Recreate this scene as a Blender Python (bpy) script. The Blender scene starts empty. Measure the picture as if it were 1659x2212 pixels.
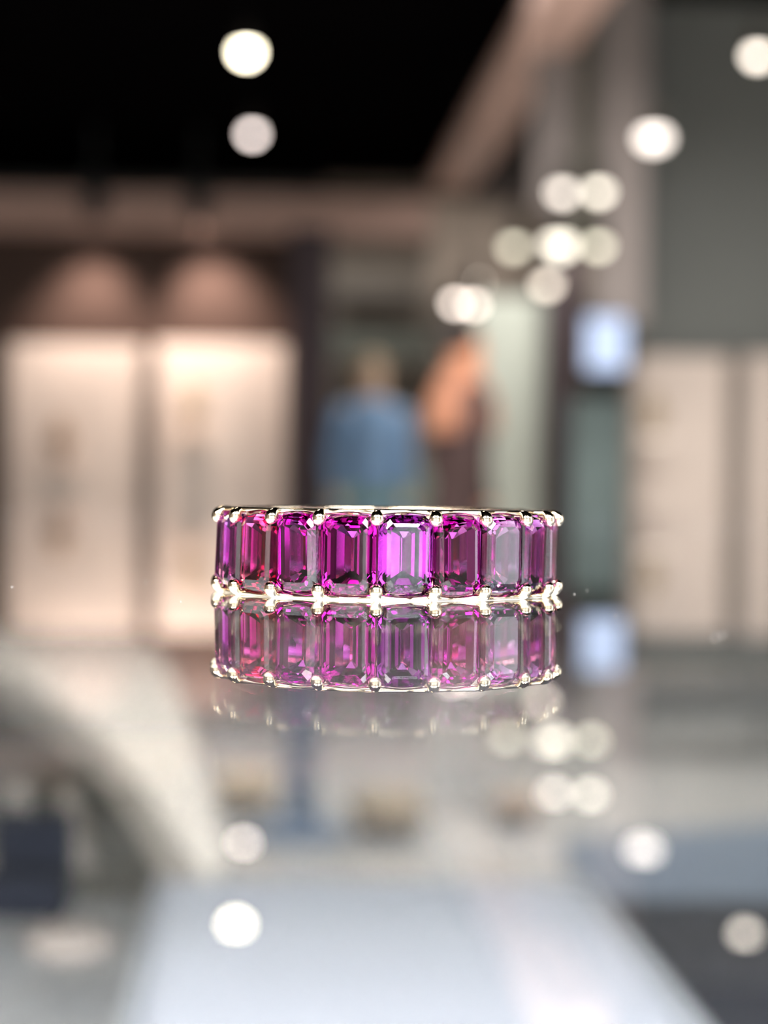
import bpy, bmesh, math, random
from mathutils import Vector, Matrix, Euler
random.seed(7)
C = bpy.context.scene.collection
S = bpy.context.scene
PI = math.pi

# ------------------------------------------------------------------ camera
F = 4500.0                        # focal length in pixels of the 1659x2212 frame
CAM = Vector((0.00005, -0.132, 0.00650))
ROLL, PITCH = 0.0125, 48.0 / F
cd = bpy.data.cameras.new('camera')
cam = bpy.data.objects.new('camera', cd); C.objects.link(cam)
RM = Matrix.Rotation(PI / 2 - PITCH, 4, 'X') @ Matrix.Rotation(ROLL, 4, 'Z')
cam.matrix_world = Matrix.Translation(CAM) @ RM
cd.sensor_fit = 'VERTICAL'; cd.sensor_height = 36; cd.sensor_width = 27
cd.lens = F / 2212 * 36
cd.clip_start = 0.002; cd.clip_end = 100
cd.dof.use_dof = True
cd.dof.focus_distance = 0.1235
cd.dof.aperture_fstop = cd.lens / 2.40
S.camera = cam

# ------------------------------------------------------------------ world, view
w = bpy.data.worlds.new('world'); S.world = w; w.use_nodes = True
w.node_tree.nodes['Background'].inputs[0].default_value = (0.9, 0.95, 1, 1)
w.node_tree.nodes['Background'].inputs[1].default_value = 0.05
S.view_settings.view_transform = 'Standard'; S.view_settings.look = 'None'
S.view_settings.gamma = 1; S.view_settings.use_curve_mapping = False
S.view_settings.exposure = 0.0
S.cycles.max_bounces = 24; S.cycles.transmission_bounces = 20; S.cycles.glossy_bounces = 10
S.cycles.diffuse_bounces = 4; S.cycles.transparent_max_bounces = 12
S.cycles.sample_clamp_indirect = 12.0
S.cycles.use_denoising = True
S.cycles.caustics_reflective = True; S.cycles.caustics_refractive = True
S.cycles.blur_glossy = 0.3

# room frame: the shop's depth axis runs 3.4 degrees to the left of the view
A = 270 / F
U = Vector((math.cos(A), math.sin(A), 0)); V = Vector((-math.sin(A), math.cos(A), 0))
O = Vector((CAM.x, CAM.y, 0))
FLOOR, CEIL, SOFF = -0.95, 2.13, 1.60
def W(u, v, z): return O + U * u + V * v + Vector((0, 0, z))
def ray(px, py):
    d = Vector(((px - 829.5) / F, -(py - 1106) / F, -1)); return (RM.to_3x3() @ d)
def at(px, py, v):                # room coordinates of a pixel's point at depth v
    d = ray(px, py); t = v / d.dot(V); p = CAM + d * t - O
    return Vector((p.dot(U), v, p.z))
def atc(px, py, z): return atz(px, py, z + .0098) # through the counter glass, which lifts what lies under it
def atz(px, py, z):
    d = ray(px, py); t = (z - CAM.z) / d.z; p = CAM + d * t - O
    return Vector((p.dot(U), p.dot(V), z))

def area(name, u, v, z, sx, sy, power, color, rot=(0, 0, 0), spread=PI):
    l = bpy.data.lights.new(name, 'AREA'); l.shape = 'RECTANGLE'; l.size = sx; l.size_y = sy
    l.energy = power; l.color = color; l.spread = spread
    o = bpy.data.objects.new(name, l); C.objects.link(o)
    o.location = W(u, v, z); o.rotation_euler = Euler(rot).to_matrix().to_4x4().to_euler()
    o.rotation_euler = (Matrix.Rotation(A, 3, 'Z') @ Euler(rot).to_matrix()).to_euler()
    return o
WARM = (1, .90, .80); NEUT = (1, .97, .94); COOL = (.86, .93, 1)
# area lamps added out of view to brighten the shop and the ring
area('added_ceiling_fill', 0.2, 6.4, CEIL - .08, 4.6, 3.2, 310, NEUT, spread=math.radians(140))  # added general fill over the shop floor
area('added_ceiling_fill', 1.75, 11.3, 1.9, .5, .4, 40, NEUT)  # added behind the pier to brighten the pale door
area('added_ceiling_fill', 0.5, 13.3, 1.72, 1.4, .2, 34, NEUT)  # added behind the fascia to brighten the lobby wall
area('added_side_light', 3.5, 0.2, 0.7, 3.2, 2.0, 70, COOL, rot=(0, math.radians(90), 0))  # unseen cool panel added for pale reflections on the right-hand stones
area('added_ceiling_fill', -1.5, -1.9, CEIL - .06, 2.2, 1.4, 260, NEUT)  # added behind the camera to light the rear wall strips
area('added_ceiling_fill', 1.5, -1.9, CEIL - .06, 2.2, 1.4, 260, COOL)  # second added lamp for the rear wall strips, cooler
area('added_ceiling_fill', -.55, 1.9, CEIL - .06, .9, .7, 76, WARM, spread=math.radians(80))  # added to brighten the curved desk

# ------------------------------------------------------------------ materials
MATS = {}
def mat(name, col, rough=.6, metal=0, noise=0.0, scale=8, spec=.5, bump=0):
    if name in MATS: return MATS[name]
    m = bpy.data.materials.new(name); m.use_nodes = True; n = m.node_tree; b = n.nodes['Principled BSDF']
    b.inputs['Roughness'].default_value = rough; b.inputs['Metallic'].default_value = metal
    b.inputs['Specular IOR Level'].default_value = spec
    tc = n.nodes.new('ShaderNodeTexCoord'); nz = n.nodes.new('ShaderNodeTexNoise'); nz.inputs['Scale'].default_value = scale
    nz.inputs['Detail'].default_value = 4
    rp = n.nodes.new('ShaderNodeValToRGB')
    k = noise
    rp.color_ramp.elements[0].position = .3; rp.color_ramp.elements[1].position = .7
    rp.color_ramp.elements[0].color = (*[c * (1 - k) for c in col], 1)
    rp.color_ramp.elements[1].color = (*[min(1, c * (1 + k)) for c in col], 1)
    n.links.new(tc.outputs['Object'], nz.inputs['Vector']); n.links.new(nz.outputs['Fac'], rp.inputs['Fac'])
    n.links.new(rp.outputs['Color'], b.inputs['Base Color'])
    if bump:
        bp = n.nodes.new('ShaderNodeBump'); bp.inputs['Strength'].default_value = bump
        n.links.new(nz.outputs['Fac'], bp.inputs['Height']); n.links.new(bp.outputs['Normal'], b.inputs['Normal'])
    MATS[name] = m; return m
def emit(name, col, s):
    m = bpy.data.materials.new(name); m.use_nodes = True; n = m.node_tree; b = n.nodes['Principled BSDF']
    b.inputs['Base Color'].default_value = (*col, 1)
    b.inputs['Emission Color'].default_value = (*col, 1); b.inputs['Emission Strength'].default_value = s
    return m
def glass(name, col, ior=1.5, rough=0.0):
    m = bpy.data.materials.new(name); m.use_nodes = True; n = m.node_tree; n.nodes.clear()
    g = n.nodes.new('ShaderNodeBsdfGlass'); g.inputs['Color'].default_value = (*col, 1)
    g.inputs['IOR'].default_value = ior; g.inputs['Roughness'].default_value = rough
    o = n.nodes.new('ShaderNodeOutputMaterial'); n.links.new(g.outputs[0], o.inputs[0]); return m
def gem_mat(name, T, path=.003, ior=1.76):
    m = glass(name, (1, 1, 1), ior); n = m.node_tree
    sg = [-math.log(t) / path for t in T]; rho = max(sg) * 1.02
    a = n.nodes.new('ShaderNodeVolumeAbsorption'); a.inputs['Density'].default_value = rho
    a.inputs['Color'].default_value = (*[1 - s / rho for s in sg], 1)
    o = [x for x in n.nodes if x.type == 'OUTPUT_MATERIAL'][0]; n.links.new(a.outputs[0], o.inputs['Volume'])
    return m

# ------------------------------------------------------------------ mesh helpers
def add_box(bm, c, s, R=None):
    r = bmesh.ops.create_cube(bm, size=1)
    M = Matrix.Translation(c) @ (R if R else Matrix.Identity(4)) @ Matrix.Diagonal((*s, 1))
    bmesh.ops.transform(bm, matrix=M, verts=r['verts']); return r['verts']
def add_rod(bm, p, q, r1, r2=None, seg=16, cap=True):
    p, q = Vector(p), Vector(q); d = q - p; r2 = r1 if r2 is None else r2
    r = bmesh.ops.create_cone(bm, cap_ends=cap, segments=seg, radius1=r1, radius2=r2, depth=d.length)
    M = Matrix.Translation((p + q) / 2) @ d.to_track_quat('Z', 'Y').to_matrix().to_4x4()
    bmesh.ops.transform(bm, matrix=M, verts=r['verts'])
def add_ball(bm, c, s, u=20, v=12):
    r = bmesh.ops.create_uvsphere(bm, u_segments=u, v_segments=v, radius=1)
    bmesh.ops.transform(bm, matrix=Matrix.Translation(c) @ Matrix.Diagonal((*s, 1)), verts=r['verts'])
def add_lathe(bm, prof, seg=32, c=(0, 0, 0)):
    rings = []
    for r, z in prof:
        rings.append([bm.verts.new((c[0] + r * math.cos(2 * PI * k / seg), c[1] + r * math.sin(2 * PI * k / seg), c[2] + z)) for k in range(seg)])
    for a, b in zip(rings, rings[1:]):
        for k in range(seg): bm.faces.new((a[k], a[(k + 1) % seg], b[(k + 1) % seg], b[k]))
    bm.faces.new(rings[0][::-1]); bm.faces.new(rings[-1])
def add_path(bm, pts, rad, seg=14):
    """tube along pts with a radius per point, rounded by the radii given"""
    pts = [Vector(p) for p in pts]; rings = []; up = None
    for i, p in enumerate(pts):
        t = (pts[min(i + 1, len(pts) - 1)] - pts[max(i - 1, 0)]).normalized()
        if up is None: up = t.orthogonal().normalized()
        up = (up - t * up.dot(t)).normalized(); sd = t.cross(up)
        rings.append([bm.verts.new(p + (up * math.cos(2 * PI * k / seg) + sd * math.sin(2 * PI * k / seg)) * rad[i]) for k in range(seg)])
    for a, b in zip(rings, rings[1:]):
        for k in range(seg): bm.faces.new((a[k], a[(k + 1) % seg], b[(k + 1) % seg], b[k]))
    bm.faces.new(rings[0][::-1]); bm.faces.new(rings[-1])
def add_prism(bm, poly, z0, z1):
    a = [bm.verts.new((x, y, z0)) for x, y in poly]; b = [bm.verts.new((x, y, z1)) for x, y in poly]
    n = len(poly)
    bm.faces.new(a[::-1]); bm.faces.new(b)
    for k in range(n): bm.faces.new((a[k], a[(k + 1) % n], b[(k + 1) % n], b[k]))
def obj(name, bm, m, parent=None, smooth=False, loc=None, bevel=0):
    me = bpy.data.meshes.new(name); bmesh.ops.recalc_face_normals(bm, faces=bm.faces); bm.to_mesh(me); bm.free()
    me.materials.append(m)
    if smooth:
        for p in me.polygons: p.use_smooth = True
    o = bpy.data.objects.new(name, me); C.objects.link(o)
    if parent: o.parent = parent
    if loc is not None: o.location = loc
    if bevel:
        b = o.modifiers.new('bevel', 'BEVEL'); b.width = bevel; b.segments = 3; b.limit_method = 'ANGLE'
    return o
def tag(o, label, cat, group=None):
    o['label'] = label; o['category'] = cat
    if group: o['group'] = group
    return o
def thing(name, label, cat, loc, group=None, rz=A):
    o = bpy.data.objects.new(name, None); C.objects.link(o); o.empty_display_size = .05
    o.location = loc; o.rotation_euler = (0, 0, rz); return tag(o, label, cat, group)
def B(): return bmesh.new()
def struct(name, c, s, m, bevel=0):        # a box of the setting in room coordinates
    bm = B(); add_box(bm, (0, 0, 0), s); o = obj(name, bm, m, bevel=bevel)
    o.location = W(*c); o.rotation_euler = (0, 0, A); o['kind'] = 'structure'; return o
def struct_px(name, x0, x1, y0, y1, v, depth, m, ztop=None, zbot=None):
    """wall or pilaster whose front face fills a pixel rectangle at depth v"""
    a, b = at(x0, y0, v), at(x1, y1, v)
    zt = a.z if ztop is None else ztop; zb = b.z if zbot is None else zbot
    return struct(name, ((a.x + b.x) / 2, v + depth / 2, (zt + zb) / 2), (b.x - a.x, depth, zt - zb), m)

# ------------------------------------------------------------------ the setting
m_floor = mat('pale stone floor', (.70, .68, .64), .25, noise=.06, scale=2)
m_black = mat('black painted ceiling', (.0016, .0013, .0015), 1, noise=.2, spec=0)
m_beige = mat('rose beige plaster', (.44, .29, .24), .8, noise=.05)
m_dark = mat('dark brown wall cladding', (.070, .047, .039), .85, noise=.08, spec=.05)
m_frame = mat('dark plum brown column', (.045, .030, .034), .6, noise=.05, spec=.3)
m_grey = mat('grey plaster', (.125, .13, .12), .8, noise=.06, scale=1.5)
m_white = mat('white plaster', (.85, .84, .82), .7, noise=.02)
m_olive = mat('olive grey glass wall', (.20, .19, .15), .5, noise=.05)
m_taupe = mat('taupe plaster', (.235, .20, .185), .7, noise=.04)
VB = 12.6                                      # back wall
U0, U1, VN = -3.2, 3.6, -3.2
struct('floor', (.2, 6, FLOOR - .05), (7.4, 19, .1), m_floor)
struct('ceiling', (.2, 6, CEIL + .05), (7.4, 19, .1), m_black)
struct('wall_left', (U0 - .05, 6, .55), (.1, 19, 3.2), mat('dark taupe plaster', (.10, .085, .08), .8))
struct('wall_right', (U1 + .05, 6, .55), (.1, 19, 3.2), m_taupe)
struct('wall_rear', (.2, VN - .05, .55), (7.0, .1, 3.2), m_frame)
struct('wall_far', (.2, 14.6, .55), (7.0, .1, 3.2), m_grey)
struct('added_dark_bar', (.06, -2.5, .55), (.24, .3, 3.0), m_frame)          # unseen dark bar added behind the camera for dark reflections in the ring
for k, (c_, wd_) in enumerate([(-2.6, .7), (-1.75, .5), (-.95, .75), (-.28, .30), (.42, .34), (1.05, .6), (1.75, .45), (2.6, .8)]):
    struct('added_white_strip', (c_, VN + .02, .35), (wd_, .05, 2.3), m_white)   # unseen white strips added on the rear wall to reflect as stripes in the stones

# dropped beige soffit round the black coffer: far fascia and the diagonal side fascia
f0 = at(0, 408, VB); f1 = at(930, 412, VB); f2 = at(0, 492, VB)
struct('trim_1', ((U0 + f1.x) / 2, VB + .15, (f0.z + f2.z) / 2), (f1.x - U0, .3, f0.z - f2.z), m_beige)
# side soffit: horizontal slab whose inner edge runs along the shop's depth
zs = f1.z
e1 = f1.x
for k, (du, wdt, m, dz) in enumerate([(0, .25, m_beige, 0)]):
    struct('trim_2', (e1 + wdt / 2, 10.0, zs + .05), (wdt, 5.4, .10), m)

# left bay: dark clad wall carrying two lit display recesses
L = at(0, 494, VB); Rr = at(705, 494, VB)
struct('wall_bay', ((U0 + Rr.x) / 2, VB + .30, (L.z + FLOOR) / 2), (Rr.x - U0, .10, L.z - FLOOR), m_dark)
m_panel = mat('cream backing board', (.80, .70, .62), .7, noise=.03, scale=3)
m_reveal = mat('taupe recess frame', (.20, .165, .14), .6)
def panel(name, x0, x1, ytop, v, label, m, group):
    a, b = at(x0, ytop, v), at(x1, ytop, v); h = a.z - (FLOOR + .12); wd = b.x - a.x
    t = thing(name, label, 'display panel', W((a.x + b.x) / 2, v, FLOOR + .12), group)
    bm = B(); add_box(bm, (0, .05, h / 2), (wd, .04, h)); obj('backing_board', bm, m, t)
    bm = B(); fw = .035
    add_box(bm, (-wd / 2 - fw / 2, .03, h / 2), (fw, .10, h)); add_box(bm, (wd / 2 + fw / 2, .03, h / 2), (fw, .10, h))
    add_box(bm, (0, .03, -fw / 2), (wd + 2 * fw, .10, fw)); obj('frame', bm, m_reveal, t)
    return t, (a.x + b.x) / 2, h, wd
panel('display_niche', 22, 305, 738, VB + .18, 'tall cream lit display panel at the far left of the back wall', m_panel, 'lit panels on the back wall')
panel('display_niche', 338, 615, 738, VB + .18, 'tall cream lit display panel beside the dark brown column', m_panel, 'lit panels on the back wall')
struct_px('wall_pilaster', 628, 706, 494, 1200, VB - .02, .3, m_frame, zbot=FLOOR)

# spotlights on the fascia washing the left bay
def spot(px, py, power, tgt, ang, label, v=VB - .2):
    p = at(px, py, v); t = thing('track_spotlight', label, 'spotlight', W(p.x, p.y, p.z), 'black spotlights before the back wall')
    bm = B(); add_rod(bm, (0, 0, -.16), (0, .03, .12), .07, .06, 24)
    h = obj('lamp_head', bm, mat('black metal', (.01, .01, .01), .5), t, True)
    TL = math.radians(35); h.rotation_euler = (TL, 0, 0)
    bm = B(); add_rod(bm, (0, 0, .12), (0, 0, CEIL - p.z), .018); obj('stem', bm, MATS['black metal'], t)
    bm = B(); add_rod(bm, (0, 0, -.166), (0, 0, -.162), .035); obj('lens', bm, emit('spot lens', (1, .9, .8), 3), h)
    l = bpy.data.lights.new('spot_lamp', 'SPOT'); l.energy = power; l.color = (1, .80, .70)
    l.spot_size = math.radians(ang); l.spot_blend = .95; l.shadow_soft_size = .012
    o = bpy.data.objects.new('spot_lamp', l); C.objects.link(o); o.location = W(p.x, p.y + .18 * math.sin(TL), p.z - .18 * math.cos(TL))
    q = at(*tgt, VB + .2); d = W(*q) - o.location; o.rotation_euler = d.to_track_quat('-Z', 'Y').to_euler()
spot(205, 420, 105, (195, 740), 84, 'black spotlight hanging left before the beige fascia')
spot(428, 420, 130, (470, 740), 84, 'black spotlight hanging right before the beige fascia')

# middle bay: shop opening with bands, seen between the column and the pale glass door
a = at(710, 480, 14.2); b = at(1035, 480, 14.2)
def band(name, x0, x1, y0, y1, v, m, dep=.08, **k): return struct_px(name, x0, x1, y0, y1, v, dep, m, **k)
m_sage = mat('sage green partition', (.30, .36, .30), .6, noise=.06, scale=1)
band('wall_mid', 700, 1250, 470, 1250, 14.3, mat('brown grey lobby wall', (.22, .185, .15), .8), zbot=FLOOR, ztop=CEIL)
band('trim_3', 706, 905, 600, 648, 14.0, mat('dark umber beam', (.05, .04, .03), .7))
band('trim_4', 706, 940, 712, 772, 14.0, mat('dark green lintel', (.035, .04, .03), .7))
band('wall_low', 700, 945, 1000, 1200, 13.9, m_sage, zbot=FLOOR)
band('door_1', 1030, 1180, 640, 1200, 12.2, mat('pale sage glazed door', (.62, .65, .56), .4, noise=.12, scale=.8), zbot=FLOOR)
band('wall_post', 1182, 1236, 620, 1200, 12.0, m_frame, zbot=FLOOR, ztop=CEIL)
band('trim_5', 1056, 1165, 250, 432, 12.4, mat('dark brown bulkhead', (.06, .045, .04), .8))
band('trim_6', 930, 1400, 432, 640, 12.6, m_taupe if False else mat('warm brown bulkhead', (.33, .265, .215), .8), dep=.1)

# pier: pale strip, dark joint, pale strip, rising from the counter height to the ceiling
band('wall_pier', 1160, 1240, -60, 440, 8.6, m_taupe, ztop=CEIL)
band('trim_7', 1238, 1298, -60, 540, 8.64, mat('olive brown joint', (.09, .085, .065), .8), ztop=CEIL)
band('wall_pier', 1296, 1392, -60, 700, 8.6, m_taupe, ztop=CEIL, dep=.2)
band('wall_teal', 1236, 1376, 860, 1300, 8.9, mat('teal grey cabinet side', (.10, .135, .13), .6, noise=.25, scale=1.4), zbot=FLOOR)
band('wall_grey', 1388, 1700, -60, 1300, 8.95, m_grey, ztop=CEIL, zbot=FLOOR)
panel('display_niche', 1376, 1572, 765, 8.85, 'cream display panel on the grey wall next to the blue lightbox', mat('sand backing board', (.55, .46, .40), .7, noise=.12, scale=2), 'lit panels on the grey wall')
panel('display_niche', 1612, 1690, 765, 8.85, 'cream display panel cut off by the right picture edge', MATS['sand backing board'], 'lit panels on the grey wall')

# lightbox with a pale blue picture
p = at(1310, 742, 8.55); t = thing('lightbox_sign', 'glowing pale blue lightbox beside the pier', 'lightbox', W(p.x, p.y, p.z))
bm = B(); add_box(bm, (0, .04, 0), (.185, .06, .235)); obj('housing', bm, MATS['black metal'], t, bevel=.005)
bm = B(); add_box(bm, (0, 0, 0), (.17, .012, .22)); obj('screen', bm, emit('blue light panel', (.34, .42, .60), .60), t)

# ------------------------------------------------------------------ hanging lamps
def lamp(px, py, v, r, s, col, label, group='hanging lamps', rx=1.0):
    p = at(px, py, v)
    t = thing('pendant_lamp', label, 'lamp', W(p.x, p.y, p.z), group)
    bm = B(); add_lathe(bm, [(.012, .13), (.03, .125), (r * .8, .08), (r * 1.08, .012), (r * 1.04, .010), (r * .7, .07)], 32)
    obj('shade', bm, mat('dark bronze', (.03, .025, .02), .5, .5), t, True)
    bm = B(); add_ball(bm, (0, 0, 0), (r * rx, r * rx, r * .85)); obj('bulb', bm, emit('bulb glow', col, s), t, True)
    bm = B(); add_rod(bm, (0, 0, .12), (0, 0, CEIL - p.z), .003, seg=8); obj('cord', bm, MATS['black metal'], t)
    return t
def lit(r, v, L): return L * (92 / (2 * r / v * F)) ** 2      # radiance that gives a blur disc of brightness L
def L_(px, py, v, r, lum, col, label, rx=1.0): lamp(px, py, v, r, lit(r, v, lum), col, label, rx=rx)
L_(532, 112, 9.2, .040, 4.0, (1, .90, .68), 'brightest warm round lamp, topmost before the black ceiling')
L_(545, 289, 11.2, .034, .85, (1, .86, .80), 'dimmer pinkish round lamp below the brightest one')
L_(1636, 120, 8.2, .034, 1.1, (1, .90, .78), 'round lamp at the upper right picture edge')
L_(1412, 299, 8.2, .042, .95, (1, .90, .82), 'wide oval lamp before the grey wall', rx=1.3)
L_(1214, 415, 8.2, .034, .80, (1, .90, .80), 'left lamp of the close pair beside the pier')
L_(1293, 413, 8.2, .034, .78, (1, .92, .78), 'right lamp of the close pair beside the pier')
L_(1110, 532, 8.45, .034, .36, (1, .95, .75), 'dim left lamp of the row of three')
L_(1206, 530, 8.0, .044, 1.05, (1, .93, .78), 'bright middle lamp of the row of three', rx=1.2)
L_(1292, 530, 8.45, .034, .48, (1, .95, .75), 'right lamp of the row of three')
L_(1182, 614, 7.7, .030, .58, (1, .88, .74), 'single pinkish lamp below the row of three')
L_(1028, 610, 10.6, .026, .40, (1, .86, .74), 'upper small lamp over the dark haired woman')
L_(985, 654, 10.3, .030, .70, (1, .86, .76), 'left lower lamp over the dark haired woman')
L_(1022, 657, 10.3, .030, .62, (1, .86, .76), 'right lower lamp over the dark haired woman')

# ------------------------------------------------------------------ small stands in the lit panels
def bust(px, ybot, v, h, wd, col, label):
    p = at(px, ybot, v); t = thing('necklace_bust', label, 'necklace bust', W(p.x, p.y, p.z), 'busts before the lit panels')
    bm = B(); add_lathe(bm, [(wd * .34, 0), (wd * .36, .01), (wd * .14, .03), (wd * .12, h * .25), (wd * .5, h * .45), (wd * .52, h * .62), (wd * .22, h * .82), (wd * .18, h), (.01, h * 1.01)], 28)
    obj('body', bm, col, t, True)
    bm = B(); add_box(bm, (0, .030, -.01), (wd * 1.3, .19, .02)); obj('bracket', bm, m_panel, t)
m_tan = mat('tan suede', (.36, .26, .17), .85)
bust(130, 1010, VB + .08, .30, .13, m_tan, 'tan bust before the far left lit panel')
bust(416, 945, VB + .08, .34, .12, mat('sand suede', (.55, .43, .28), .85), 'sand bust before the lit panel beside the column')
bust(1412, 945, 8.703, .19, .09, mat('ochre suede', (.30, .23, .15), .85), 'ochre bust before the panel on the grey wall')

# ------------------------------------------------------------------ people
def person(loc, H, rz, skin, hair, top, bottom, label, sleeves=True, longhair=False, dress=False, shawl=None):
    t = thing('person', label, 'person', loc, rz=rz)
    k = H / 1.70
    def V3(x, y, z): return Vector((x, y, z)) * k
    pts, rad, ed = [], [], []
    def add(p, r, par=None):
        pts.append(V3(*p)); rad.append(tuple(c * k for c in (r if isinstance(r, tuple) else (r, r))))
        if par is not None: ed.append((par, len(pts) - 1))
        return len(pts) - 1
    pel = add((0, 0, .93), (.145, .10)); ab = add((0, .0, 1.08), (.125, .09), pel); ch = add((0, .0, 1.28), (.15, .105), ab)
    ub = add((0, .005, 1.40), (.10, .075), ch); nk = add((0, 0, 1.47), .052, ub); jaw = add((0, -.015, 1.535), (.060, .066), nk)
    hd = add((0, -.005, 1.605), (.073, .088), jaw); cr = add((0, .01, 1.665), (.055, .065), hd)
    ns = add((0, -.098, 1.575), .010, jaw)
    for s in (-1, 1):
        hp = add((s * .085, 0, .86), .085, pel); kn = add((s * .10, -.01, .49), .055, hp); cf = add((s * .10, .015, .33), .052, kn)
        an = add((s * .10, .02, .09), .034, cf); hl = add((s * .10, .0, .04), .036, an); ft = add((s * .115, -.13, .028), .028, hl); add((s * .12, -.18, .022), .02, ft)
        sh = add((s * .165, 0, 1.385), .058, ub); el = add((s * .215, .03, 1.10), .038, sh); wr = add((s * .20, -.06, .875), .024, el)
        pm = add((s * .198, -.075, .81), (.016, .034), wr)
        for j, (dy, ln) in enumerate([(-.027, .062), (-.009, .075), (.009, .07), (.026, .054)]):
            f1_ = add((s * .198, -.078 + dy, .772), .0085, pm); f2_ = add((s * .192, -.082 + dy, .772 - ln * .55), .008, f1_); add((s * .180, -.084 + dy, .772 - ln), .007, f2_)
        t1 = add((s * .19, -.112, .825), .0095, pm); add((s * .183, -.13, .79), .008, t1)
    me = bpy.data.meshes.new('body'); me.from_pydata([tuple(p) for p in pts], ed, []); me.materials.append(skin)
    o = bpy.data.objects.new('body', me); C.objects.link(o); o.parent = t
    sk = o.modifiers.new('skin', 'SKIN'); sk.use_smooth_shade = True
    for i, sv in enumerate(me.skin_vertices[0].data): sv.radius = rad[i]; sv.use_root = (i == 0)
    sb = o.modifiers.new('sub', 'SUBSURF'); sb.levels = 2; sb.render_levels = 2
    def loft(name, rows, m, seg=28, par=t):
        bm = B(); rings = []
        for (cx, cy, z, rx, ry) in rows:
            rings.append([bm.verts.new(V3(cx + rx * math.cos(2 * PI * q / seg), cy + ry * math.sin(2 * PI * q / seg), z)) for q in range(seg)])
        for a_, b_ in zip(rings, rings[1:]):
            for q in range(seg): bm.faces.new((a_[q], a_[(q + 1) % seg], b_[(q + 1) % seg], b_[q]))
        o_ = obj(name, bm, m, par, True); so = o_.modifiers.new('thick', 'SOLIDIFY'); so.thickness = .006; so.offset = 1; return o_
    rows = [(0, 0, .90, .168, .125), (0, 0, 1.02, .150, .112), (0, 0, 1.15, .152, .112), (0, 0, 1.28, .175, .125), (0, 0, 1.37, .17, .112), (0, 0, 1.425, .13, .09), (0, 0, 1.455, .075, .068)]
    if dress: rows = [(0, 0, .52, .24, .19), (0, 0, .70, .21, .165)] + rows[:-2] + [(0, 0, 1.40, .12, .095)]
    loft('dress' if dress else 'shirt', rows, top)
    if shawl: loft('shawl', [(0, 0, 1.22, .19, .13), (0, 0, 1.28, .215, .14), (0, 0, 1.36, .212, .125), (0, 0, 1.42, .16, .105), (0, 0, 1.48, .085, .08)], shawl)
    if sleeves:
        for s in (-1, 1):
            bm = B(); add_path(bm, [V3(s * .14, 0, 1.40), V3(s * .175, .003, 1.37), V3(s * .205, .02, 1.20), V3(s * .218, .03, 1.08), V3(s * .205, -.04, .93)], [.05 * k, .066 * k, .054 * k, .048 * k, .037 * k], 18)
            obj('sleeve', bm, top, t, True)
    if not dress:
        for s in (-1, 1):
            loft('trouser_leg', [(s * .10, .015, .06, .062, .068), (s * .10, .01, .33, .070, .075), (s * .10, -.005, .50, .078, .080), (s * .09, 0, .80, .098, .115), (s * .06, 0, .95, .112, .118)], bottom)
    for s in (-1, 1):
        bm = B(); add_ball(bm, V3(s * .115, -.07, .035), tuple(c * k for c in (.046, .125, .036))); obj('shoe', bm, mat('dark shoe leather', (.03, .025, .02), .4), t, True)
        bm = B(); add_ball(bm, V3(s * .028, -.088, 1.605), tuple(c * k for c in (.011, .006, .007))); obj('eye', bm, mat('eye white', (.7, .68, .65), .3), t, True)
    bm = B(); add_path(bm, [V3(-.02, -.087, 1.545), V3(0, -.092, 1.543), V3(.02, -.087, 1.545)], [.003, .006, .003], 10); obj('mouth', bm, mat('lip', (.45, .16, .13), .5), t, True)
    bm = B(); add_ball(bm, V3(0, .018, 1.632), tuple(c * k for c in (.088, .098, .085)), 28, 18)
    for v_ in bm.verts:
        if v_.co.y < -.03 * k and v_.co.z < 1.66 * k: v_.co.y = -.03 * k; v_.co.z = max(v_.co.z, 1.58 * k)
    if longhair: add_path(bm, [V3(0, .05, 1.66), V3(0, .085, 1.56), V3(0, .095, 1.44), V3(0, .10, 1.34)], [.06 * k, .075 * k, .065 * k, .03 * k], 20)
    obj('hair', bm, hair, t, True)
    return t
pA = at(800, 1058, 11.9); pB = at(994, 1058, 8.6)
person(W(pA.x, pA.y, FLOOR), 1.72, .25, mat('fair skin', (.62, .44, .32), .5), mat('blond hair', (.42, .30, .17), .6), mat('light blue cotton', (.20, .33, .52), .8), mat('sage green cotton', (.20, .32, .25), .8),
       'blurred person with sandy hair in a blue shirt beyond the ring')
person(W(pB.x, pB.y, FLOOR), 1.66, PI * .60, mat('orange brown skin', (.62, .27, .15), .5), mat('dark brown hair', (.02, .012, .01), .5), mat('brown black jersey', (.045, .022, .02), .8), None,  # skin is one even orange brown
       'blurred person with dark hair, orange shawl and dark dress, half turned away', sleeves=True, longhair=False, dress=True, shawl=mat('orange wool', (.50, .22, .13), .9))

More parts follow.
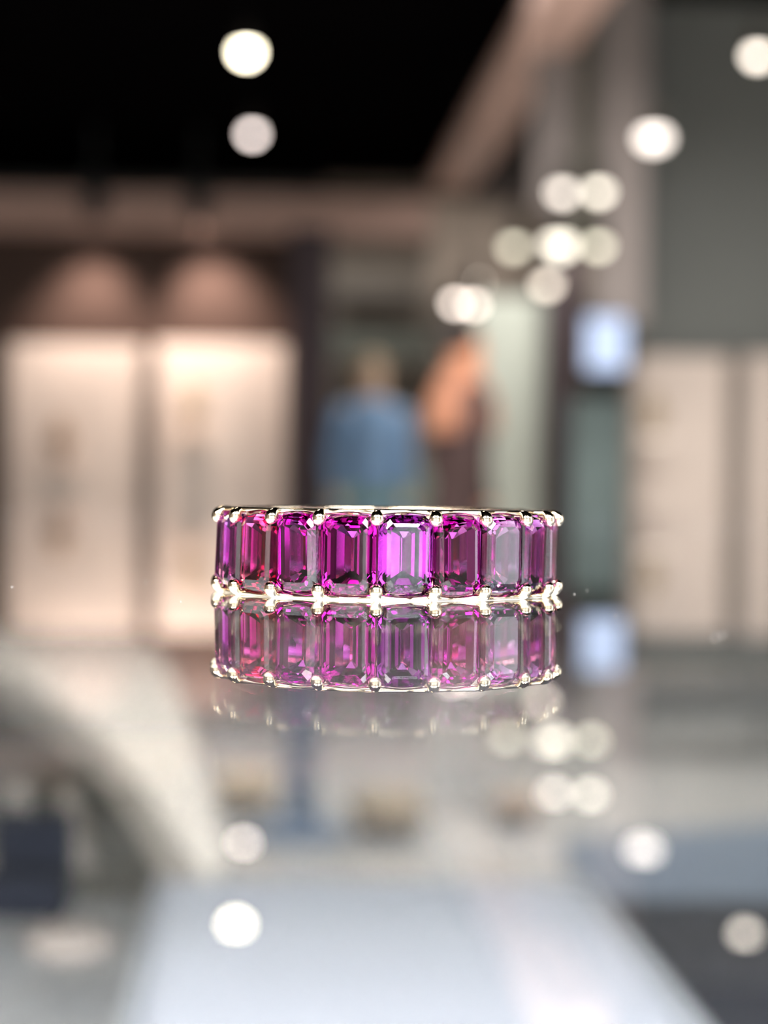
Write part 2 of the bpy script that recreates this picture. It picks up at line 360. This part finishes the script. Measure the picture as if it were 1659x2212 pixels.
# ------------------------------------------------------------------ furniture on the shop floor, seen through the counter
def floor_pt(px, py): return atz(px, py, FLOOR)
def pedestal_stool(px, py, label):
    p = floor_pt(px, py); t = thing('stool', label, 'stool', W(*p)); m = mat('blue grey lacquer', (.27, .37, .52), .5)
    bm = B(); add_lathe(bm, [(.125, 0), (.13, .012), (.115, .03), (.05, .055)], 40); obj('base', bm, m, t, True)
    bm = B(); add_lathe(bm, [(.045, .04), (.042, .12), (.042, .40), (.06, .46)], 32); obj('column', bm, m, t, True)
    bm = B(); add_lathe(bm, [(.02, .45), (.14, .455), (.16, .475), (.155, .52), (.12, .535)], 40); obj('seat', bm, mat('grey leather', (.33, .34, .33), .5), t, True)
pedestal_stool(648, 1815, 'blue grey pedestal stool on the shop floor under the glass')
def pouf(px, py, r, h, m, label, base=False):
    p = floor_pt(px, py); t = thing('pouf', label, 'pouf', W(*p), 'round poufs on the shop floor')
    bm = B(); add_lathe(bm, [(r * .7, .035), (r * .96, .05), (r, h * .5), (r * .95, h * .86), (r * .75, h * .98), (.02, h)], 40); obj('cushion', bm, m, t, True)
    bm = B(); add_lathe(bm, [(r * .8, 0), (r * .8, .045)], 40); obj('base', bm, mat('dark base', (.10, .11, .12), .5), t)
m_sand = mat('sand upholstery', (.85, .68, .48), .85, noise=.06)
pouf(530, 1765, .09, .13, m_sand, 'small sand pouf left of the blue grey stool')
pouf(835, 1815, .105, .13, m_sand, 'wide sand pouf right of the blue grey stool')
pouf(1115, 1790, .075, .09, mat('peach upholstery', (.80, .60, .45), .85), 'small peach pouf behind the white tray')
p = floor_pt(980, 1768); t = thing('display_plinth', 'pale grey tapered plinth on the shop floor', 'plinth', W(*p))
bm = B(); add_lathe(bm, [(.10, 0), (.098, .02), (.085, .30), (.08, .36)], 4 * 8); obj('body', bm, mat('pale grey lacquer', (.90, .91, .90), .5), t, True)
bm = B(); add_lathe(bm, [(.09, .36), (.092, .37), (.09, .385)], 32); obj('top', bm, MATS['pale grey lacquer'], t)
p = floor_pt(1510, 1640); t = thing('bench', 'dark grey upholstered bench on the right', 'bench', W(*p)); m = mat('dark grey felt', (.06, .062, .065), .9)
bm = B(); add_box(bm, (0, 0, .40), (.62, .42, .10)); obj('seat', bm, m, t, bevel=.02)
for sx in (-1, 1):
    for sy in (-1, 1):
        bm = B(); add_rod(bm, (sx * .27, sy * .17, 0), (sx * .27, sy * .17, .36), .018); obj('leg', bm, MATS['black metal'], t)

rg = [floor_pt(x, y) for x, y in ((1210, 1830), (1700, 1790), (1780, 2010), (1280, 2010))]
bm = B(); add_prism(bm, [(q.x, q.y) for q in rg], 0, .012)
o = obj('rug', bm, mat('blue grey wool', (.20, .25, .32), .95, noise=.15, scale=30)); o.location = W(0, 0, FLOOR); o.rotation_euler = (0, 0, A)
tag(o, 'blue grey rug on the floor beyond the charcoal half of the case', 'rug')

# curved pale desk beyond the counter
ZT = -.20
outer = [(-160, 1392), (0, 1378), (120, 1372), (230, 1376), (310, 1398), (360, 1450), (395, 1540), (425, 1650), (455, 1760), (478, 1850), (486, 1900)]
inner = [(-160, 1425), (0, 1470), (90, 1520), (170, 1575), (240, 1640), (295, 1710), (345, 1790), (390, 1860), (425, 1915), (450, 1960)]
po = [atz(x, y, ZT) for x, y in outer]; pi_ = [atz(x, y, ZT) for x, y in inner]
t = thing('curved_desk', 'curved pale desk sweeping in from the left behind the showcase', 'desk', W(0, 0, 0))
t.location = W(0, 0, FLOOR)
bm = B(); add_prism(bm, [(q.x, q.y) for q in po] + [(q.x, q.y) for q in pi_[::-1]], ZT - .035 - FLOOR, ZT - FLOOR)
obj('desktop', bm, mat('warm white laminate', (.74, .72, .67), .45, noise=.02), t)
bm = B()
h0 = ZT - .035 - FLOOR
ps = [((a_.x * .65 + b_.x * .35), (a_.y * .65 + b_.y * .35)) for a_, b_ in zip(pi_, po)]
pf = ps + [(x + .02, y + .02) for x, y in ps[::-1]]
add_prism(bm, pf, 0, h0); obj('front_panel', bm, mat('grey green laminate', (.15, .16, .15), .6, noise=.1), t)

# ------------------------------------------------------------------ glass showcase
m_glass = gem_mat('clear counter glass', (.66, .68, .69), .032, 1.5)   # faint tint in the thickness of the sheet
t = thing('showcase', 'glass topped jewellery showcase the ring stands on', 'showcase', W(0, 0, FLOOR))
G = -FLOOR
bm = B(); add_box(bm, (0, .30, G - .006), (1.5, .92, .012)); obj('countertop_glass', bm, m_glass, t)
bm = B(); add_box(bm, (0, .752, G - .012 - .0715), (1.48, .006, .139)); obj('front_glass', bm, m_glass, t)
bm = B(); add_box(bm, (-.30, .30, G - .158), (.764, .91, .012)); obj('display_deck', bm, mat('light grey fabric deck', (.40, .40, .385), .85, noise=.05), t)
bm = B(); add_box(bm, (.417, .30, G - .158), (.666, .91, .012)); obj('display_deck', bm, mat('charcoal fabric deck', (.045, .047, .058), .85, noise=.05), t)['label'] = 'charcoal right half of the deck'
bm = B(); add_box(bm, (0, .30, (G - .166) / 2), (1.5, .92, G - .166)); obj('cabinet', bm, mat('white lacquer cabinet', (.62, .62, .60), .4), t)
for s in (-1, 1):
    bm = B(); add_box(bm, (s * .744, .30, G - .012 - .0705), (.006, .89, .139)); obj('side_glass', bm, m_glass, t)
bm = B(); add_box(bm, (0, -.145, G - .02), (1.46, .02, .014)); obj('light_rail', bm, mat('satin steel', (.6, .6, .6), .3, 1), t)
l = area('added_case_light', 0, -.12, -.03, 1.3, .02, 56, (.90, .94, 1), rot=(math.radians(55), 0, 0))  # unseen strip lamp added to brighten the deck and tray

# white tray and small stands inside the case
ZD = -.152
a = atc(318, 2060, ZD + .010); b = atc(1360, 2040, ZD + .010)
t = thing('display_tray', 'large white display tray inside the case under the ring', 'tray', W((a.x + b.x) / 2, .47, ZD)); wd = b.x - a.x
bm = B(); add_box(bm, (0, 0, .005), (wd, .54, .010)); obj('pad', bm, mat('white leatherette', (.82, .84, .90), .6, noise=.015), t, bevel=.004)
bm = B()
for s in (-1, 1): add_box(bm, (s * (wd / 2 + .0015), 0, .006), (.003, .54, .012))
obj('rim', bm, mat('pale grey rim', (.62, .63, .64), .5), t, bevel=.001)
def cone_stand(px, py, h, r, m, label):
    p = atc(px, py, ZD); t = thing('ring_cone', label, 'ring stand', W(*p), 'cone stands inside the showcase')
    bm = B(); add_lathe(bm, [(r, 0), (r, .002), (r * .8, h * .2), (r * .45, h * .75), (r * .3, h), (.0005, h * 1.05)], 28); obj('cone', bm, m, t, True)
m_sue = mat('beige velvet', (.62, .54, .46), .9)
cone_stand(40, 1935, .030, .012, m_sue, 'beige cone stand at the far left of the case')
cone_stand(150, 1930, .028, .010, m_sue, 'beige cone stand beside the navy box')
p = atc(60, 2040, ZD); t = thing('ring_box', 'open navy ring box inside the case at the left', 'box', W(*p)); m = mat('navy velvet', (.003, .004, .009), .95)
bm = B(); add_box(bm, (0, 0, .007), (.026, .022, .014)); obj('box_base', bm, m, t, bevel=.002)
bm = B(); add_box(bm, (0, .013, .020), (.026, .005, .022)); obj('lid', bm, m, t, bevel=.002)
p = atc(150, 2150, ZD); t = thing('ring_cushion', 'beige cushion inside the case before the navy box', 'cushion', W(*p))
bm = B(); add_ball(bm, (0, 0, .006), (.014, .014, .006)); obj('pad', bm, mat('taupe velvet', (.22, .185, .155), .9), t, True)
p = atc(1450, 1850, ZD)

# ------------------------------------------------------------------ the ring
mm = .001
def mgold():
    m = bpy.data.materials.new('champagne gold'); m.use_nodes = True; n = m.node_tree; b = n.nodes['Principled BSDF']
    b.inputs['Base Color'].default_value = (.86, .71, .50, 1); b.inputs['Metallic'].default_value = 1; b.inputs['Roughness'].default_value = .09
    tc = n.nodes.new('ShaderNodeTexCoord'); nz = n.nodes.new('ShaderNodeTexNoise'); nz.inputs['Scale'].default_value = 900; nz.inputs['Detail'].default_value = 2
    bp = n.nodes.new('ShaderNodeBump'); bp.inputs['Strength'].default_value = .12; bp.inputs['Distance'].default_value = .0002
    n.links.new(tc.outputs['Object'], nz.inputs['Vector']); n.links.new(nz.outputs['Fac'], bp.inputs['Height']); n.links.new(bp.outputs['Normal'], b.inputs['Normal'])
    return m
gold = mgold()
ring = bpy.data.objects.new('ring', None); C.objects.link(ring); ring.location = (.00023, 0, 0); ring.empty_display_size = .01
tag(ring, 'gold eternity band set all round with emerald cut purple stones', 'ring')
RB = 10.75
def solve(px):
    th = 0
    for _ in range(40):
        s_ = (px - 836.5) * (132 - RB * math.cos(th)) / (F * RB); th = math.asin(max(-.995, min(.995, s_)))
    return th
ang = [solve(x) for x in (510, 588, 690, 815, 942, 1050, 1137, 1185)]
n_rest = 13; gap = (2 * PI - (ang[-1] - ang[0])) / n_rest
ang += [ang[-1] + gap * k for k in range(1, n_rest)]
N = len(ang)
def rp(th, r, z): return Vector((r * math.sin(th), -r * math.cos(th), z)) * mm
ZC = 2.68
# rails: lofted loops with scallops between the prongs
def phase(th):
    for i in range(N):
        a_, b_ = ang[i], ang[(i + 1) % N] + (2 * PI if i == N - 1 else 0)
        for q in (0, 2 * PI, -2 * PI):
            if a_ <= th + q < b_: return (th + q - a_) / (b_ - a_)
    return 0
def rail(top):
    bm = B(); rings = []; M = 480
    for k in range(M):
        th = 2 * PI * k / M; ph = phase(th); c = .5 + .5 * math.cos(2 * PI * ph)
        ro = 10.22 + .32 * c ** 1.5; zt = .22 + .12 * c
        prof = [(8.95, .04), (9.3, 0), (ro - .12, 0), (ro, .06), (ro, zt - .08), (ro - .10, zt), (9.3, zt), (8.95, zt - .05)]
        rings.append([bm.verts.new(rp(th, r, (2 * ZC - z) if top else z)) for r, z in prof])
    for k in range(M):
        a_, b_ = rings[k], rings[(k + 1) % M]
        for j in range(8): bm.faces.new((a_[j], a_[(j + 1) % 8], b_[(j + 1) % 8], b_[j]))
    return obj('rail', bm, gold, ring, True)
rail(False)['label'] = 'lower scalloped rail on the glass'
rail(True)['label'] = 'upper scalloped rail'
rnd = random.Random(3)
for i, th in enumerate(ang):
    bm = B()
    jit = rnd.uniform(-.05, .05)
    half = [(10.68, .62, .05), (10.72, .66, .17), (10.74, .60, .30)]
    low = [(10.72, .955, .03), (10.73, .945, .14), (10.75, .89, .27), (10.77, .79, .37), (10.78, .66, .425), (10.77, .52, .43), (10.72, .38, .38), (10.6, .26, .30), (10.35, .20, .23), (9.9, .20, .22), (9.4, .24, .20), (9.0, .50, .14), (8.85, 1.2, .11)]
    pts = [rp(th + jit * .02, r, z) for r, z, _ in low] + [rp(th, 8.85, ZC)] + [rp(th - jit * .02, r, 2 * ZC - z) for r, z, _ in low[::-1]]
    rr = [q * mm for _, _, q in low]; rr = rr + [.11 * mm] + rr[::-1]
    add_path(bm, pts, rr, 18)
    o = obj('prong', bm, gold, ring, True); sb = o.modifiers.new('sub', 'SUBSURF'); sb.levels = 1; sb.render_levels = 2

gems = {'violet': gem_mat('violet garnet', (.37, .08, .36)), 'purple': gem_mat('purple garnet', (.40, .075, .39)), 'magenta': gem_mat('magenta garnet', (.48, .05, .37)),
        'raspberry': gem_mat('raspberry garnet', (.58, .045, .19)), 'mauve': gem_mat('mauve garnet', (.50, .17, .44))}
def gem(th, wd, hh, seed, m):
    q = random.Random(seed); bm = B(); hw = wd / 2
    ta = q.uniform(.56, .64)
    lay = [  # half width, half height, corner cut, outward offset
        (hw * ta, hh * .72, .26, .62), (hw * (ta + .14), hh * .80, .34, .52), (hw * (ta + .28), hh * .90, .42, .34), (hw * 1.0, hh, .50, .06), (hw * 1.0, hh, .50, -.12),
        (hw * .80, hh * .88, .42, -.62), (hw * .55, hh * .74, .30, -1.12), (hw * .28, hh * .58, .16, -1.48), (hw * .05, hh * .42, .03, -1.70)]
    rings = []
    for a_, b_, c_, z_ in lay:
        c_ = min(c_, a_ * .8)
        P = [(a_, b_ - c_), (a_ - c_, b_), (-a_ + c_, b_), (-a_, b_ - c_), (-a_, -b_ + c_), (-a_ + c_, -b_), (a_ - c_, -b_), (a_, -b_ + c_)]
        rings.append([bm.verts.new(Vector((x, -z_, y)) * mm) for x, y in P])
    bm.faces.new(rings[0]); bm.faces.new(rings[-1][::-1])
    for a_, b_ in zip(rings, rings[1:]):
        for k in range(8): bm.faces.new((a_[k], b_[k], b_[(k + 1) % 8], a_[(k + 1) % 8]))
    R = Matrix.Rotation(th, 4, 'Z') @ Matrix.Rotation(math.radians(q.uniform(-1.5, 1.5)), 4, 'Z') @ Matrix.Rotation(math.radians(q.uniform(-2.2, 2.2)), 4, 'X')
    o = obj('gemstone', bm, m, ring); o.matrix_local = Matrix.Translation(rp(th, 10.13, ZC)) @ R
    return o
kinds = ['mauve', 'purple', 'magenta', 'magenta', 'purple', 'raspberry', 'mauve', 'purple', 'raspberry', 'magenta', 'purple', 'mauve', 'magenta', 'purple', 'raspberry', 'magenta', 'purple', 'mauve', 'magenta', 'purple']
kinds[0] = 'raspberry'; kinds[1] = 'magenta'; kinds[2] = 'magenta'; kinds[3] = 'violet'; kinds[4] = 'magenta'; kinds[5] = 'mauve'; kinds[6] = 'purple'; kinds[19] = 'purple'
for i in range(N):
    a_, b_ = ang[i], ang[(i + 1) % N] + (2 * PI if i == N - 1 else 0)
    gem((a_ + b_) / 2, 2 * 10.0 * math.sin((b_ - a_) / 2) * .998, 2.36, i * 17 + 8, gems[kinds[i]])

# dust on the glass near the ring
bm = B(); q = random.Random(5)
for x, y, w_ in [(26, 1268, 2), (315, 1258, 1.4), (1241, 1284, 1.2), (1545, 1378, 2.5), (1560, 1372, 2), (1268, 1276, 1), (390, 1300, 1), (1330, 1330, 1)]:
    p_ = atz(x, y, 0); c = W(p_.x, p_.y, .00003); add_ball(bm, c, (w_ * .00003, w_ * .00003, .00003), 8, 6)
o = obj('dust', bm, mat('dust', (.6, .55, .5), .9)); o['kind'] = 'stuff'; o['label'] = 'tiny dust specks on the glass around the ring'; o['category'] = 'dust'
